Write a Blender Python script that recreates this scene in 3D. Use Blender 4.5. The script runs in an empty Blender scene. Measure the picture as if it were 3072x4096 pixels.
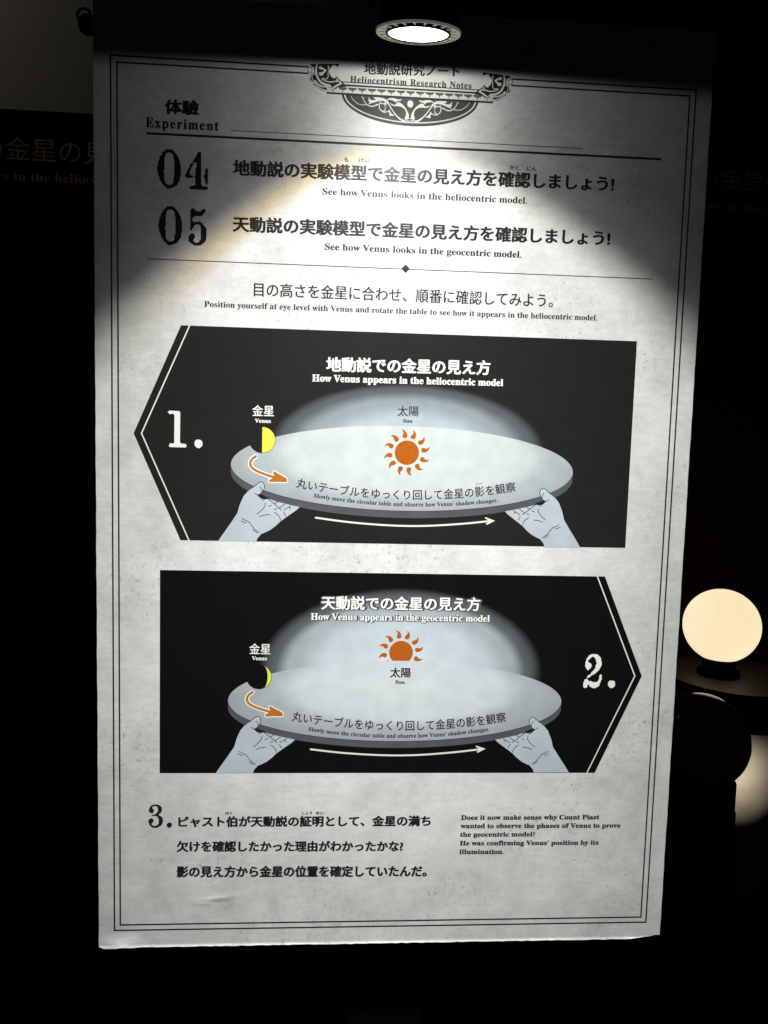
import bpy, math, random
from mathutils import Vector, Matrix
from mathutils.geometry import tessellate_polygon

S = bpy.context.scene
COL = S.collection
FOC = 3077.0                                   # focal length in pixels of the 3072 x 4096 frame
CAM = Vector((-0.06643923, -0.7641484, 0.50581222))
# rows: camera right, camera down, camera forward (board is the plane y = 0, x right, z up)
RX = Vector((0.99748329, -0.06561508, 0.02686554))
RD = Vector((0.02083843, -0.09087152, -0.99564458))
RF = Vector((0.06777061, 0.99369866, -0.08927551))

# ------------------------------------------------------------------ camera
cd = bpy.data.cameras.new('camera')
cd.sensor_fit = 'VERTICAL'
cd.sensor_height = 24.0
cd.lens = FOC / 4096.0 * 24.0
cd.clip_start = 0.02
cd.clip_end = 60.0
cam = bpy.data.objects.new('camera', cd)
COL.objects.link(cam)
up = -RD
back = -RF
cam.matrix_world = Matrix(((RX.x, up.x, back.x, CAM.x), (RX.y, up.y, back.y, CAM.y),
                           (RX.z, up.z, back.z, CAM.z), (0, 0, 0, 1)))
S.camera = cam

# ------------------------------------------------------------------ world, exposure
w = bpy.data.worlds.new("World")
S.world = w
w.use_nodes = True
w.node_tree.nodes['Background'].inputs[0].default_value = (1.0, 0.86, 0.78, 1)
w.node_tree.nodes['Background'].inputs[1].default_value = 0.0022
S.view_settings.view_transform = 'Standard'
S.view_settings.look = 'None'
S.view_settings.exposure = 0.0
S.view_settings.gamma = 1.0
S.render.engine = 'CYCLES'
S.cycles.use_denoising = True
S.cycles.max_bounces = 6
S.cycles.sample_clamp_indirect = 2.0

LAMP = Vector((-0.00673, -0.135, 0.82793))     # centre of the lamp's lens
FACE = Vector((0.0, math.sin(math.radians(13.5)), -math.cos(math.radians(13.5))))
BEAM = Vector((0.0331433, 0.46527627, -0.88454481))


def nd(t, kind, **kw):
    n = t.nodes.new(kind)
    for k, v in kw.items():
        setattr(n, k, v)
    return n


def mth(t, op, a, b=None, c=None, clamp=False):
    n = t.nodes.new('ShaderNodeMath')
    n.operation = op
    n.use_clamp = clamp
    for i, v in enumerate((a, b, c)):
        if v is None:
            continue
        if isinstance(v, (int, float)):
            n.inputs[i].default_value = v
        else:
            t.links.new(v, n.inputs[i])
    return n.outputs[0]


def vdot(t, v, c):
    n = t.nodes.new('ShaderNodeVectorMath')
    n.operation = 'DOT_PRODUCT'
    t.links.new(v, n.inputs[0])
    n.inputs[1].default_value = tuple(c)
    return n.outputs['Value']


def smooth(t, v, a, b, lo=0.0, hi=1.0):
    n = t.nodes.new('ShaderNodeMapRange')
    n.interpolation_type = 'SMOOTHSTEP'
    n.inputs['From Min'].default_value = a
    n.inputs['From Max'].default_value = b
    n.inputs['To Min'].default_value = lo
    n.inputs['To Max'].default_value = hi
    t.links.new(v, n.inputs['Value'])
    return n.outputs['Result']


# the display spotlight's light: a reflector lamp washing down the board, with a
# cone edge (dichroic fringe) and a weak spill up to the plane of its glass
ld = bpy.data.lights.new('spotlight_beam', 'POINT')
ld.energy = 53.0
ld.shadow_soft_size = 0.006
ld.use_nodes = True
t = ld.node_tree
em = t.nodes['Emission']
tc = nd(t, 'ShaderNodeTexCoord')
V = tc.outputs['Normal']
cb = vdot(t, V, BEAM)
cf = vdot(t, V, (0.0, math.sin(math.radians(19.0)), -math.cos(math.radians(19.0))))
vx = vdot(t, V, (1, 0, 0))
vy = mth(t, 'MAXIMUM', vdot(t, V, (0, 1, 0)), 0.1)
vz = vdot(t, V, (0, 0, -1))
p = mth(t, 'DIVIDE', vz, vy)
q = mth(t, 'DIVIDE', vx, vy)
p2 = mth(t, 'POWER', mth(t, 'DIVIDE', mth(t, 'MAXIMUM', p, 0.0), 6.4), 2.0)
q2 = mth(t, 'POWER', mth(t, 'ABSOLUTE', mth(t, 'DIVIDE', q, 3.5)), 2.0)
T = mth(t, 'MULTIPLY', mth(t, 'EXPONENT', mth(t, 'MULTIPLY', mth(t, 'ADD', p2, q2), -1.0)), 1.12)
I = mth(t, 'MULTIPLY', T, mth(t, 'DIVIDE', 0.0182, mth(t, 'POWER', vy, 3.0)))
mask = smooth(t, cb, 0.588, 0.738)
near = mth(t, 'MULTIPLY', mth(t, 'EXPONENT', mth(t, 'MULTIPLY', mth(t, 'POWER', mth(t, 'ABSOLUTE', mth(t, 'ADD', q, -0.05)), 2.0), -2.6)), smooth(t, p, 0.10, 0.50, 2.4, 0.0))
halo = mth(t, 'MULTIPLY', mth(t, 'MULTIPLY', smooth(t, cf, 0.008, 0.075), 0.0072), mth(t, 'ADD', near, 1.0))
skirt = mth(t, 'MULTIPLY', smooth(t, cb, 0.45, 0.62), 0.035)
tot = mth(t, 'ADD', mth(t, 'MULTIPLY', I, mth(t, 'ADD', mask, skirt)), halo)
t.links.new(tot, em.inputs['Strength'])
fr = mth(t, 'MULTIPLY', smooth(t, cb, 0.61, 0.655), smooth(t, cb, 0.68, 0.735, 1.0, 0.0))
side = mth(t, 'MULTIPLY', smooth(t, q, -2.1, -1.1, 0.1, 1.0), smooth(t, q, -0.7, 0.5, 0.75, 0.12))
mx = nd(t, 'ShaderNodeMix', data_type='RGBA')
t.links.new(mth(t, 'MULTIPLY', fr, side), mx.inputs['Factor'])
mx.inputs['A'].default_value = (0.985, 1.0, 0.955, 1)
mx.inputs['B'].default_value = (1.0, 0.80, 0.44, 1)
t.links.new(mx.outputs['Result'], em.inputs['Color'])
lo = bpy.data.objects.new('spotlight_beam', ld)
COL.objects.link(lo)
lo.location = LAMP + FACE * 0.0065

# the room's own dim wash on the far wall, from a ceiling fitting out of view
la = bpy.data.lights.new('wall_wash', 'AREA')
la.shape = 'DISK'
la.size = 0.35
la.energy = 0.62
la.color = (1.0, 0.93, 0.78)
lao = bpy.data.objects.new('wall_wash', la)
COL.objects.link(lao)
lao.location = (-1.9, 1.9, 2.6)
lao.rotation_euler = (Vector((-1.5, 2.6, 1.5)) - lao.location).to_track_quat('-Z', 'Y').to_euler()

lb = bpy.data.lights.new('banner_downlight', 'SPOT')
lb.energy = 2.6
lb.color = (1.0, 0.92, 0.75)
lb.spot_size = math.radians(46)
lb.spot_blend = 0.9
lb.shadow_soft_size = 0.04
lbo = bpy.data.objects.new('banner_downlight', lb)
COL.objects.link(lbo)
lbo.location = (-0.75, 0.55, 2.3)
lbo.rotation_euler = (Vector((-0.62, 1.2, 1.02)) - lbo.location).to_track_quat('-Z', 'Y').to_euler()

# ------------------------------------------------------------------ helpers
def P(px, py, y=0.0):
    """where the line of sight of a photo point meets the upright plane y"""
    d = RX * ((px - 1536) / FOC) + RD * ((py - 2048) / FOC) + RF
    return CAM + d * ((y - CAM.y) / d.y)


def uv(px, py):
    v = P(px, py)
    return Vector((v.x, v.z))


def crop(x0, y0, s):
    return lambda pts: [uv(x0 + s * a, y0 + s * b) for a, b in pts]


def mat(name, col, rough=0.6, spec=0.5, metal=0.0, emit=None, es=1.0, bump=0.0, bscale=900.0, var=0.0, vscale=40.0):
    m = bpy.data.materials.new(name)
    m.use_nodes = True
    t = m.node_tree
    b = t.nodes['Principled BSDF']
    b.inputs['Base Color'].default_value = (*col, 1)
    b.inputs['Roughness'].default_value = rough
    b.inputs['Specular IOR Level'].default_value = spec
    b.inputs['Metallic'].default_value = metal
    if emit:
        b.inputs['Emission Color'].default_value = (*emit, 1)
        b.inputs['Emission Strength'].default_value = es
    tc = nd(t, 'ShaderNodeTexCoord')
    if var:
        n = nd(t, 'ShaderNodeTexNoise')
        n.inputs['Scale'].default_value = vscale
        n.inputs['Detail'].default_value = 6
        t.links.new(tc.outputs['Object'], n.inputs['Vector'])
        r = smooth(t, n.outputs['Fac'], 0.3, 0.7, 1 - var, 1 + var)
        vm = nd(t, 'ShaderNodeVectorMath', operation='SCALE')
        vm.inputs[0].default_value = col
        t.links.new(r, vm.inputs['Scale'])
        t.links.new(vm.outputs[0], b.inputs['Base Color'])
    if bump:
        n = nd(t, 'ShaderNodeTexNoise')
        n.inputs['Scale'].default_value = bscale
        n.inputs['Detail'].default_value = 3
        t.links.new(tc.outputs['Object'], n.inputs['Vector'])
        bp = nd(t, 'ShaderNodeBump')
        bp.inputs['Strength'].default_value = bump
        bp.inputs['Distance'].default_value = 0.0002
        t.links.new(n.outputs['Fac'], bp.inputs['Height'])
        t.links.new(bp.outputs['Normal'], b.inputs['Normal'])
    return m


def paper_material():
    m = bpy.data.materials.new('aged_paper')
    m.use_nodes = True
    t = m.node_tree
    b = t.nodes['Principled BSDF']
    tc = nd(t, 'ShaderNodeTexCoord')
    O = tc.outputs['Object']

    def noise(scale, detail=6, rough=0.6, stretch=(1, 1, 1), off=(0, 0, 0)):
        mp = nd(t, 'ShaderNodeMapping')
        mp.inputs['Scale'].default_value = stretch
        mp.inputs['Location'].default_value = off
        t.links.new(O, mp.inputs['Vector'])
        n = nd(t, 'ShaderNodeTexNoise')
        n.inputs['Scale'].default_value = scale
        n.inputs['Detail'].default_value = detail
        n.inputs['Roughness'].default_value = rough
        t.links.new(mp.outputs[0], n.inputs['Vector'])
        return n.outputs['Fac']
    big = smooth(t, noise(5, 5), 0.35, 0.68, -0.09, 0.05)
    mid = smooth(t, noise(28, 8, 0.7), 0.3, 0.7, -0.085, 0.06)
    fib = smooth(t, noise(60, 8, 0.75, (1, 1, 3.2)), 0.3, 0.7, -0.055, 0.045)
    fine = smooth(t, noise(420, 4, 0.7), 0.3, 0.7, -0.03, 0.03)
    # clusters of dark specks: fine speck noise gated by a broad one
    gate = smooth(t, noise(8, 4, 0.6, off=(3.1, 0, 1.7)), 0.47, 0.62)
    speck = smooth(t, noise(190, 8, 0.82, (1, 1, 0.8)), 0.53, 0.64)
    spk = mth(t, 'MULTIPLY', mth(t, 'MULTIPLY', gate, speck), -0.34)
    gate2 = smooth(t, noise(11, 3, 0.6, off=(8.2, 0, 4.4)), 0.54, 0.7)
    smudge = mth(t, 'MULTIPLY', mth(t, 'MULTIPLY', gate2, smooth(t, noise(45, 6, 0.8), 0.45, 0.65)), -0.11)
    # printed edge toning: a slightly darker border all round
    sx = nd(t, 'ShaderNodeSeparateXYZ')
    t.links.new(O, sx.inputs[0])
    ax = mth(t, 'ABSOLUTE', sx.outputs['X'])
    edge = smooth(t, ax, 0.16, 0.30, 0.0, -0.05)
    base = mth(t, 'ADD', 0.80, big)
    for x in (mid, fib, fine, spk, smudge, edge):
        base = mth(t, 'ADD', base, x)
    tint = smooth(t, noise(9, 4, 0.6, off=(1.5, 0, 6.2)), 0.35, 0.65)
    c = nd(t, 'ShaderNodeMix', data_type='RGBA')
    t.links.new(tint, c.inputs['Factor'])
    c.inputs['A'].default_value = (0.985, 1.0, 0.985, 1)
    c.inputs['B'].default_value = (1.0, 0.985, 1.0, 1)
    vm = nd(t, 'ShaderNodeVectorMath', operation='SCALE')
    t.links.new(c.outputs['Result'], vm.inputs[0])
    t.links.new(base, vm.inputs['Scale'])
    t.links.new(vm.outputs[0], b.inputs['Base Color'])
    b.inputs['Roughness'].default_value = 0.5
    b.inputs['Specular IOR Level'].default_value = 0.35
    bp = nd(t, 'ShaderNodeBump')
    bp.inputs['Strength'].default_value = 0.35
    bp.inputs['Distance'].default_value = 0.00018
    t.links.new(noise(700, 3, 0.6, (1, 1, 1.6)), bp.inputs['Height'])
    t.links.new(bp.outputs['Normal'], b.inputs['Normal'])
    return m


def ellipse_material(name, cx, cz, rx, rz, stops, rough=0.42):
    """printed soft-edged ellipse: colour by distance from its centre"""
    m = bpy.data.materials.new(name)
    m.use_nodes = True
    t = m.node_tree
    b = t.nodes['Principled BSDF']
    tc = nd(t, 'ShaderNodeTexCoord')
    mp = nd(t, 'ShaderNodeMapping')
    mp.vector_type = 'POINT'
    mp.inputs['Location'].default_value = (-cx / rx, 0, -cz / rz)
    mp.inputs['Scale'].default_value = (1 / rx, 0, 1 / rz)
    t.links.new(tc.outputs['Object'], mp.inputs['Vector'])
    ln = nd(t, 'ShaderNodeVectorMath', operation='LENGTH')
    t.links.new(mp.outputs[0], ln.inputs[0])
    d = mth(t, 'MULTIPLY', ln.outputs['Value'], 0.5)
    cr = nd(t, 'ShaderNodeValToRGB')
    cr.color_ramp.interpolation = 'EASE'
    els = cr.color_ramp.elements
    while len(els) > 1:
        els.remove(els[-1])
    for i, (pos, c) in enumerate(stops):
        e = els[0] if i == 0 else els.new(pos * 0.5)
        e.position = pos * 0.5
        e.color = (*c, 1)
    t.links.new(d, cr.inputs[0])
    n = nd(t, 'ShaderNodeTexNoise')
    n.inputs['Scale'].default_value = 55
    n.inputs['Detail'].default_value = 7
    t.links.new(tc.outputs['Object'], n.inputs['Vector'])
    vm = nd(t, 'ShaderNodeVectorMath', operation='SCALE')
    t.links.new(cr.outputs[0], vm.inputs[0])
    t.links.new(smooth(t, n.outputs['Fac'], 0.3, 0.7, 0.95, 1.05), vm.inputs['Scale'])
    t.links.new(vm.outputs[0], b.inputs['Base Color'])
    b.inputs['Roughness'].default_value = rough
    b.inputs['Specular IOR Level'].default_value = 0.3
    n2 = nd(t, 'ShaderNodeTexNoise')
    n2.inputs['Scale'].default_value = 750
    n2.inputs['Detail'].default_value = 3
    t.links.new(tc.outputs['Object'], n2.inputs['Vector'])
    bp = nd(t, 'ShaderNodeBump')
    bp.inputs['Strength'].default_value = 0.35
    bp.inputs['Distance'].default_value = 0.00018
    t.links.new(n2.outputs['Fac'], bp.inputs['Height'])
    t.links.new(bp.outputs['Normal'], b.inputs['Normal'])
    return m


def mesh_obj(name, verts, faces, m, parent=None, smooth_=False):
    me = bpy.data.meshes.new(name)
    me.from_pydata([tuple(v) for v in verts], [], faces)
    me.update()
    if m:
        me.materials.append(m)
    if smooth_:
        for p_ in me.polygons:
            p_.use_smooth = True
    o = bpy.data.objects.new(name, me)
    COL.objects.link(o)
    if parent:
        o.parent = parent
    return o


def tag(o, label=None, cat=None, group=None, kind=None):
    for k, v in (('label', label), ('category', cat), ('group', group), ('kind', kind)):
        if v:
            o[k] = v
    return o


def empty(name, loc=(0, 0, 0)):
    o = bpy.data.objects.new(name, None)
    o.empty_display_size = 0.05
    COL.objects.link(o)
    o.location = loc
    return o


LAY = 0.000006


class Print:
    """flat print on the board: triangles in board coordinates at a layer height"""

    def __init__(s, layer):
        s.v, s.f, s.y = [], [], -0.00002 - LAY * layer

    def poly(s, rings, dy=0.0):
        if not isinstance(rings[0], list):
            rings = [rings]
        k = len(s.v)
        flat = [q_ for r in rings for q_ in r]
        s.v += [(a.x, s.y - dy, a.y) for a in flat]
        for tr in tessellate_polygon([[Vector((a.x, a.y, 0)) for a in r] for r in rings]):
            a, b, c = (flat[i] for i in tr)
            if (b - a).cross(c - a) < 0:
                tr = tr[::-1]
            s.f.append(tuple(k + i for i in tr))
        return s

    def ribbon(s, pts, wd, taper=(1, 1), caps=True):
        n = len(pts)
        L, R = [], []
        for i in range(n):
            d = (pts[min(i + 1, n - 1)] - pts[max(i - 1, 0)]).normalized()
            nn = Vector((-d.y, d.x))
            u = i / (n - 1)
            h = wd * 0.5 * (wfun(u, taper) if isinstance(taper, tuple) else taper(u))
            L.append(pts[i] + nn * h)
            R.append(pts[i] - nn * h)
        ring = L[:]
        if caps:
            d = (pts[-1] - pts[-2]).normalized()
            h = (L[-1] - R[-1]).length / 2
            ring.append(pts[-1] + d * h)
        ring += R[::-1]
        if caps:
            d = (pts[0] - pts[1]).normalized()
            h = (L[0] - R[0]).length / 2
            ring.append(pts[0] + d * h)
        return s.poly(ring)

    def disc(s, c, rx, rz=None, n=40, a0=0.0, a1=360.0):
        rz = rz or rx
        m_ = n if a1 - a0 >= 360 else n + 1
        return s.poly([Vector((c.x + rx * math.cos(math.radians(a0 + (a1 - a0) * i / n)),
                               c.y + rz * math.sin(math.radians(a0 + (a1 - a0) * i / n)))) for i in range(m_)])

    def build(s, name, m, parent):
        return mesh_obj(name, s.v, s.f, m, parent)


def wfun(u, taper):
    a, b = taper
    return a + (b - a) * u


def catmull(pts, k=5, closed=False):
    out = []
    n = len(pts)
    for i in range(n if closed else n - 1):
        g = (lambda j: pts[j % n]) if closed else (lambda j: pts[max(0, min(n - 1, j))])
        a, b, c, d = g(i - 1), g(i), g(i + 1), g(i + 2)
        for j in range(k):
            u = j / k
            out.append(0.5 * ((2 * b) + (c - a) * u + (2 * a - 5 * b + 4 * c - d) * u * u
                              + (3 * b - a - 3 * c + d) * u ** 3))
    if not closed:
        out.append(pts[-1])
    return out


def serif(s):
    r = ''
    for ch in s:
        if 'A' <= ch <= 'Z':
            r += chr(0x1D400 + ord(ch) - 65)
        elif 'a' <= ch <= 'z':
            r += chr(0x1D41A + ord(ch) - 97)
        else:
            r += ch
    return r


def glyphs(s, spacing=1.0):
    c = bpy.data.curves.new('type', 'FONT')
    c.body = s
    c.size = 1.0
    c.resolution_u = 3
    c.space_character = spacing
    c.fill_mode = 'FRONT'
    o = bpy.data.objects.new('type', c)
    COL.objects.link(o)
    dg = bpy.context.evaluated_depsgraph_get()
    ev = o.evaluated_get(dg)
    me = ev.to_mesh()
    v = [(a.co.x, a.co.y) for a in me.vertices]
    f = [tuple(p_.vertices) for p_ in me.polygons]
    ev.to_mesh_clear()
    bpy.data.objects.remove(o)
    bpy.data.curves.remove(c)
    return v, f


def text(name, s, A, B, h, m, parent, layer=4, bold=0.0, latin=False, mid=None, spacing=1.0, plane=None, jit=0.0, extra_drop=0):
    """a printed line: ink runs from photo point A to B along its foot, h photo pixels high"""
    v, f = glyphs(serif(s) if latin else s, spacing)
    x0, x1 = min(a for a, b in v), max(a for a, b in v)
    y0, y1 = (0.0 if latin else min(b for a, b in v)), max(b for a, b in v)
    if plane is None:
        to = uv
    else:
        def to(px, py):
            w_ = P(px, py, plane)
            return Vector((w_.x, w_.z))
    a, b = to(*A), to(*B)
    hh = (to((A[0] + B[0]) / 2, (A[1] + B[1]) / 2 - h) - to((A[0] + B[0]) / 2, (A[1] + B[1]) / 2)).length
    W = (b - a).length
    k = (W / (x1 - x0))
    ky = hh / (y1 - y0)
    bw = bold * ky
    if bold:                       # keep the inked width when strokes grow
        k = (W - 2 * bw) / (x1 - x0)
        ky = (hh - 2 * bw) / (y1 - y0)
    d = (b - a).normalized()
    nn = Vector((-d.y, d.x))
    cm = None
    if mid is not None:
        mm = to(*mid)
        um = (mm - a).dot(d) / W
        hm = (mm - a).dot(nn)
        cm = hm / (um * (1 - um))
    rnd = random.Random(len(s) * 7 + int(A[0]))
    jt = [(rnd.uniform(-1, 1) * jit * ky, rnd.uniform(-1, 1) * jit * ky) for _ in v] if jit else None
    pts = []
    for i, (x, y) in enumerate(v):
        X = (x - x0) * k + bw
        Y = (y - y0) * ky + (0 if latin else bw)
        if jt:
            X += jt[i][0]
            Y += jt[i][1]
        if cm is None:
            pts.append(a + d * X + nn * Y)
        else:
            u = X / W
            base = a + d * X + nn * (cm * u * (1 - u))
            sl = cm * (1 - 2 * u) / W
            tn = (d + nn * sl).normalized()
            pts.append(base + Vector((-tn.y, tn.x)) * Y)
    offs = [(0, 0)]
    if bold:
        offs = [(math.cos(math.tau * i / 8) * bw, math.sin(math.tau * i / 8) * bw * 0.62) for i in range(8)]
    V_, F_ = [], []
    yb = (-0.00002 - LAY * layer) if plane is None else plane - 0.0006
    for j, (ox, oz) in enumerate(offs):
        n0 = len(V_)
        V_ += [(q_.x + ox, yb - j * (6e-7 if plane is None else 1e-5), q_.y + oz) for q_ in pts]
        F_ += [tuple(n0 + i for i in fc) for fc in f]
    return mesh_obj(name, V_, F_, m, parent)


def lathe(prof, n=48, axis_o=Vector((0, 0, 0)), ax=Vector((0, 0, 1)), closed=False):
    """surface of revolution of (radius, height) pairs round ax"""
    ax = ax.normalized()
    e1 = ax.orthogonal().normalized()
    e2 = ax.cross(e1)
    v, f = [], []
    for r, h in prof:
        for i in range(n):
            a = math.tau * i / n
            v.append(axis_o + ax * h + (e1 * math.cos(a) + e2 * math.sin(a)) * r)
    m_ = len(prof)
    for j in range(m_ if closed else m_ - 1):
        for i in range(n):
            k = (i + 1) % n
            j2 = (j + 1) % m_
            f.append((j * n + i, j * n + k, j2 * n + k, j2 * n + i))
    if not closed:
        if prof[0][0] > 1e-6:
            f.append(tuple(range(n))[::-1])
        if prof[-1][0] > 1e-6:
            f.append(tuple((m_ - 1) * n + i for i in range(n)))
    return v, f


def box(x0, x1, y0, y1, z0, z1, bev=0.0):
    v = [(x, y, z) for z in (z0, z1) for y in (y0, y1) for x in (x0, x1)]
    f = [(0, 2, 3, 1), (4, 5, 7, 6), (0, 1, 5, 4), (2, 6, 7, 3), (0, 4, 6, 2), (1, 3, 7, 5)]
    return v, f


def bevel(o, wd, seg=2):
    b = o.modifiers.new('bevel', 'BEVEL')
    b.width = wd
    b.segments = seg
    return o


# ------------------------------------------------------------------ materials
M_paper = paper_material()
M_core = mat('foam_core', (0.55, 0.54, 0.5), 0.8, bump=0.5, bscale=300)
M_ink = mat('black_ink', (0.012, 0.011, 0.012), 0.50, 0.5, bump=0.35, bscale=750)
M_ink2 = mat('violet_black_ink', (0.024, 0.013, 0.020), 0.50, 0.5, bump=0.35, bscale=750)
M_white = mat('white_print', (0.90, 0.90, 0.87), 0.42, 0.3)
M_cream = mat('cream_print', (0.84, 0.84, 0.77), 0.42, 0.3)
M_plaque = mat('plaque_grey', (0.66, 0.66, 0.62), 0.5, 0.3, var=0.05)
M_plaque_dark = mat('plaque_dark', (0.062, 0.063, 0.055), 0.5, 0.3, var=0.25, vscale=60)
M_plaque_mid = mat('plaque_mid', (0.10, 0.10, 0.09), 0.5, 0.3, var=0.3, vscale=300)
M_side = mat('table_edge_grey', (0.095, 0.095, 0.11), 0.45, 0.3, var=0.1, bump=0.3)
M_hand = mat('hand_blue_grey', (0.50, 0.56, 0.62), 0.45, 0.3, var=0.05, bump=0.3)
M_orange = mat('sun_orange', (0.47, 0.115, 0.008), 0.45, 0.3, var=0.08, vscale=300)
M_orange2 = mat('arrow_orange', (0.50, 0.17, 0.018), 0.45, 0.3, var=0.05)
M_yellow = mat('venus_yellow', (0.80, 0.80, 0.085), 0.45, 0.3, var=0.04)
M_black = mat('matt_black', (0.0015, 0.0015, 0.0015), 0.9, 0.02)
M_black_gloss = mat('dark_ball_paint', (0.30, 0.25, 0.21), 0.16, 0.7)
M_metal = mat('lamp_black', (0.006, 0.006, 0.006), 0.55, 0.25)
M_trim = mat('lamp_trim', (0.50, 0.50, 0.47), 0.4, 0.5, emit=(0.75, 0.78, 0.66), es=0.10)  # faint emission stands in for lens light on the rim and ribs
M_lens = mat('lamp_lens', (0.8, 0.8, 0.8), 0.3, emit=(1.0, 0.985, 0.93), es=9.0)
M_painted_glow = mat('painted_lens_glow', (0.8, 0.8, 0.6), 0.4, emit=(0.90, 0.88, 0.45), es=0.32)  # emission stands in for lens light falling on the inner wall
M_wall = mat('grey_wall', (0.42, 0.40, 0.35), 0.9, 0.1, var=0.04, vscale=3)
M_floor = mat('black_floor', (0.006, 0.006, 0.006), 0.8, 0.1)
M_gold = mat('dull_gold', (0.34, 0.27, 0.18), 0.5, 0.4, var=0.35, vscale=40)
M_gold_lifted = mat('lifted_gold', (0.75, 0.58, 0.42), 0.5, 0.3, var=0.35, vscale=40)  # gold lettering made paler to make up for light missing there
M_globe = mat('globe_glass', (0.9, 0.85, 0.7), 0.25, 0.4, emit=(1.0, 0.84, 0.555), es=0.97)
_t = M_globe.node_tree
_n = nd(_t, 'ShaderNodeTexNoise')
_n.inputs['Scale'].default_value = 6
_tc = nd(_t, 'ShaderNodeTexCoord')
_t.links.new(_tc.outputs['Object'], _n.inputs['Vector'])
_m = nd(_t, 'ShaderNodeMix', data_type='RGBA')
_m.inputs['A'].default_value = (1.0, 0.80, 0.50, 1)
_m.inputs['B'].default_value = (1.0, 0.90, 0.60, 1)
_t.links.new(smooth(_t, _n.outputs['Fac'], 0.3, 0.7), _m.inputs['Factor'])
_t.links.new(_m.outputs['Result'], _t.nodes['Principled BSDF'].inputs['Emission Color'])
M_table = mat('dark_table', (0.028, 0.021, 0.016), 0.55, 0.3)
M_pedestal = mat('pale_pedestal', (0.50, 0.45, 0.36), 0.8, 0.2, var=0.08, vscale=30, bump=0.4, bscale=400)

# ------------------------------------------------------------------ structure: floor and walls
FLOOR = -1.05
tag(mesh_obj('floor', *box(-4, 4, -2.5, 3.2, FLOOR - 0.1, FLOOR), M_floor), kind='structure')
v, f = box(-4, 4, 2.6, 2.7, FLOOR, 2.6)
tag(mesh_obj('wall', v, f, M_wall), kind='structure')

# ------------------------------------------------------------------ the board
board = empty('information_board', (0, 0, 0))
tag(board, 'upright printed paper board with two black hexagonal Venus diagrams, lit from above', 'information board')
X0, X1, Z0, Z1 = -0.2957, 0.2962, -0.0185, 0.9128
TH = 0.007
nx, nz = 110, 170
rnd = random.Random(5)
bot = [rnd.uniform(-0.00035, 0.00035) for _ in range(nx + 1)]
verts, faces = [], []


def surf(x, z, i):
    y = 0.0
    # the bottom edge of the paper curls forward a little, more at the lower left corner
    e = max(0.0, (Z0 + 0.003 - z) / 0.003)
    y -= 0.0004 * e * e
    cx = max(0.0, 1 - math.hypot((x - (X0 + 0.022)) / 0.035, (z - (Z0 + 0.001)) / 0.017))
    y -= 0.0016 * cx * cx
    # a small wrinkle under the last lines of text
    wx, wz = (x + 0.176) / 0.017, (z - 0.0325 - 0.12 * (x + 0.18)) / 0.0026
    y -= 0.00022 * math.exp(-wx * wx - wz * wz)
    wx, wz = (x + 0.190) / 0.006, (z - 0.0275) / 0.0016
    y -= 0.00014 * math.exp(-wx * wx - wz * wz)
    return y


zs = [Z0 + (Z1 - Z0) * j / nz for j in range(nz + 1)]
zs = sorted(set(zs + [Z0 + 0.0007 * k for k in range(1, 80)]))
nz = len(zs) - 1
for j, z in enumerate(zs):
    for i in range(nx + 1):
        x = X0 + (X1 - X0) * i / nx
        zz, xx = z, x
        if j == 0:
            zz += bot[i]
            if i == 0:
                zz += 0.0012
            if i < 4:
                zz -= 0.0010 * (i > 0)
            if i >= nx - 5:
                zz += 0.0008 * (i - nx + 6)
        if i in (0, nx):
            xx += 0.00012 * math.sin(z * 61) + 0.00012 * math.sin(z * 233)
        verts.append((xx, surf(x, z, i), zz))
for j in range(nz):
    for i in range(nx):
        a = j * (nx + 1) + i
        faces.append((a, a + 1, a + nx + 2, a + nx + 1))
sheet = mesh_obj('paper_sheet', verts, faces, M_paper, board, True)
v, f = box(X0 + 0.0008, X1 - 0.0008, 0.0008, TH, Z0 + 0.0012, Z1)
mesh_obj('backing_panel', v, f, M_core, board)
v, f = box(X0 + 0.0008, X1 - 0.0008, TH + 0.001, TH + 0.004, Z0 + 0.0012, Z1)
mesh_obj('rear_liner', v, f, M_black, board)

# double border (broken at the plaque)
BW, BH, GAP, LW = 0.28, 0.8573, 0.00588, 0.0015
gapl, gapr = uv(1234, 290).x, uv(2046, 330).x


def border(x0, x1, z0, z1, wd):
    h = wd / 2
    pr = Print(1)
    for a, b, c, d in ((x0 - h, x0 + h, z0 - h, z1 + h), (x1 - h, x1 + h, z0 - h, z1 + h),
                       (x0 + h, x1 - h, z0 - h, z0 + h), (x0 + h, gapl, z1 - h, z1 + h), (gapr, x1 - h, z1 - h, z1 + h)):
        pr.poly([Vector((a, c)), Vector((b, c)), Vector((b, d)), Vector((a, d))])
    pr.build('border_line', M_ink, board)


border(-BW, BW, 0, BH, LW)
border(-BW + GAP, BW - GAP, GAP, BH - GAP, LW)

# ------------------------------------------------------------------ header text and rules
text('heading_text', '体驗', (659, 458), (797, 464), 64, M_ink, board, bold=0.05, jit=0.012)
text('heading_text', 'Experiment', (582, 508), (875, 523), 41, M_ink, board, latin=True, spacing=1.22, bold=0.02, jit=0.012)


def rule(a, b, wd, name='rule_line'):
    A, B = uv(*a), uv(*b)
    Print(2).ribbon([A, A.lerp(B, .5), B], wd, caps=False).build(name, M_ink, board)


rule((585, 533), (2644, 637), 0.0021)
rule((924, 522), (2330, 594), 0.0007)
rule((587, 1035), (2612, 1116.5), 0.0008)
dc = uv(1622.5, 1075)
dr = 0.0042
Print(3).poly([dc + Vector(q_) * dr for q_ in ((1, 0), (0, 1), (-1, 0), (0, -1))]).build('diamond_mark', M_ink, board)

c1 = crop(600, 560, 300 / 1508)


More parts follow.
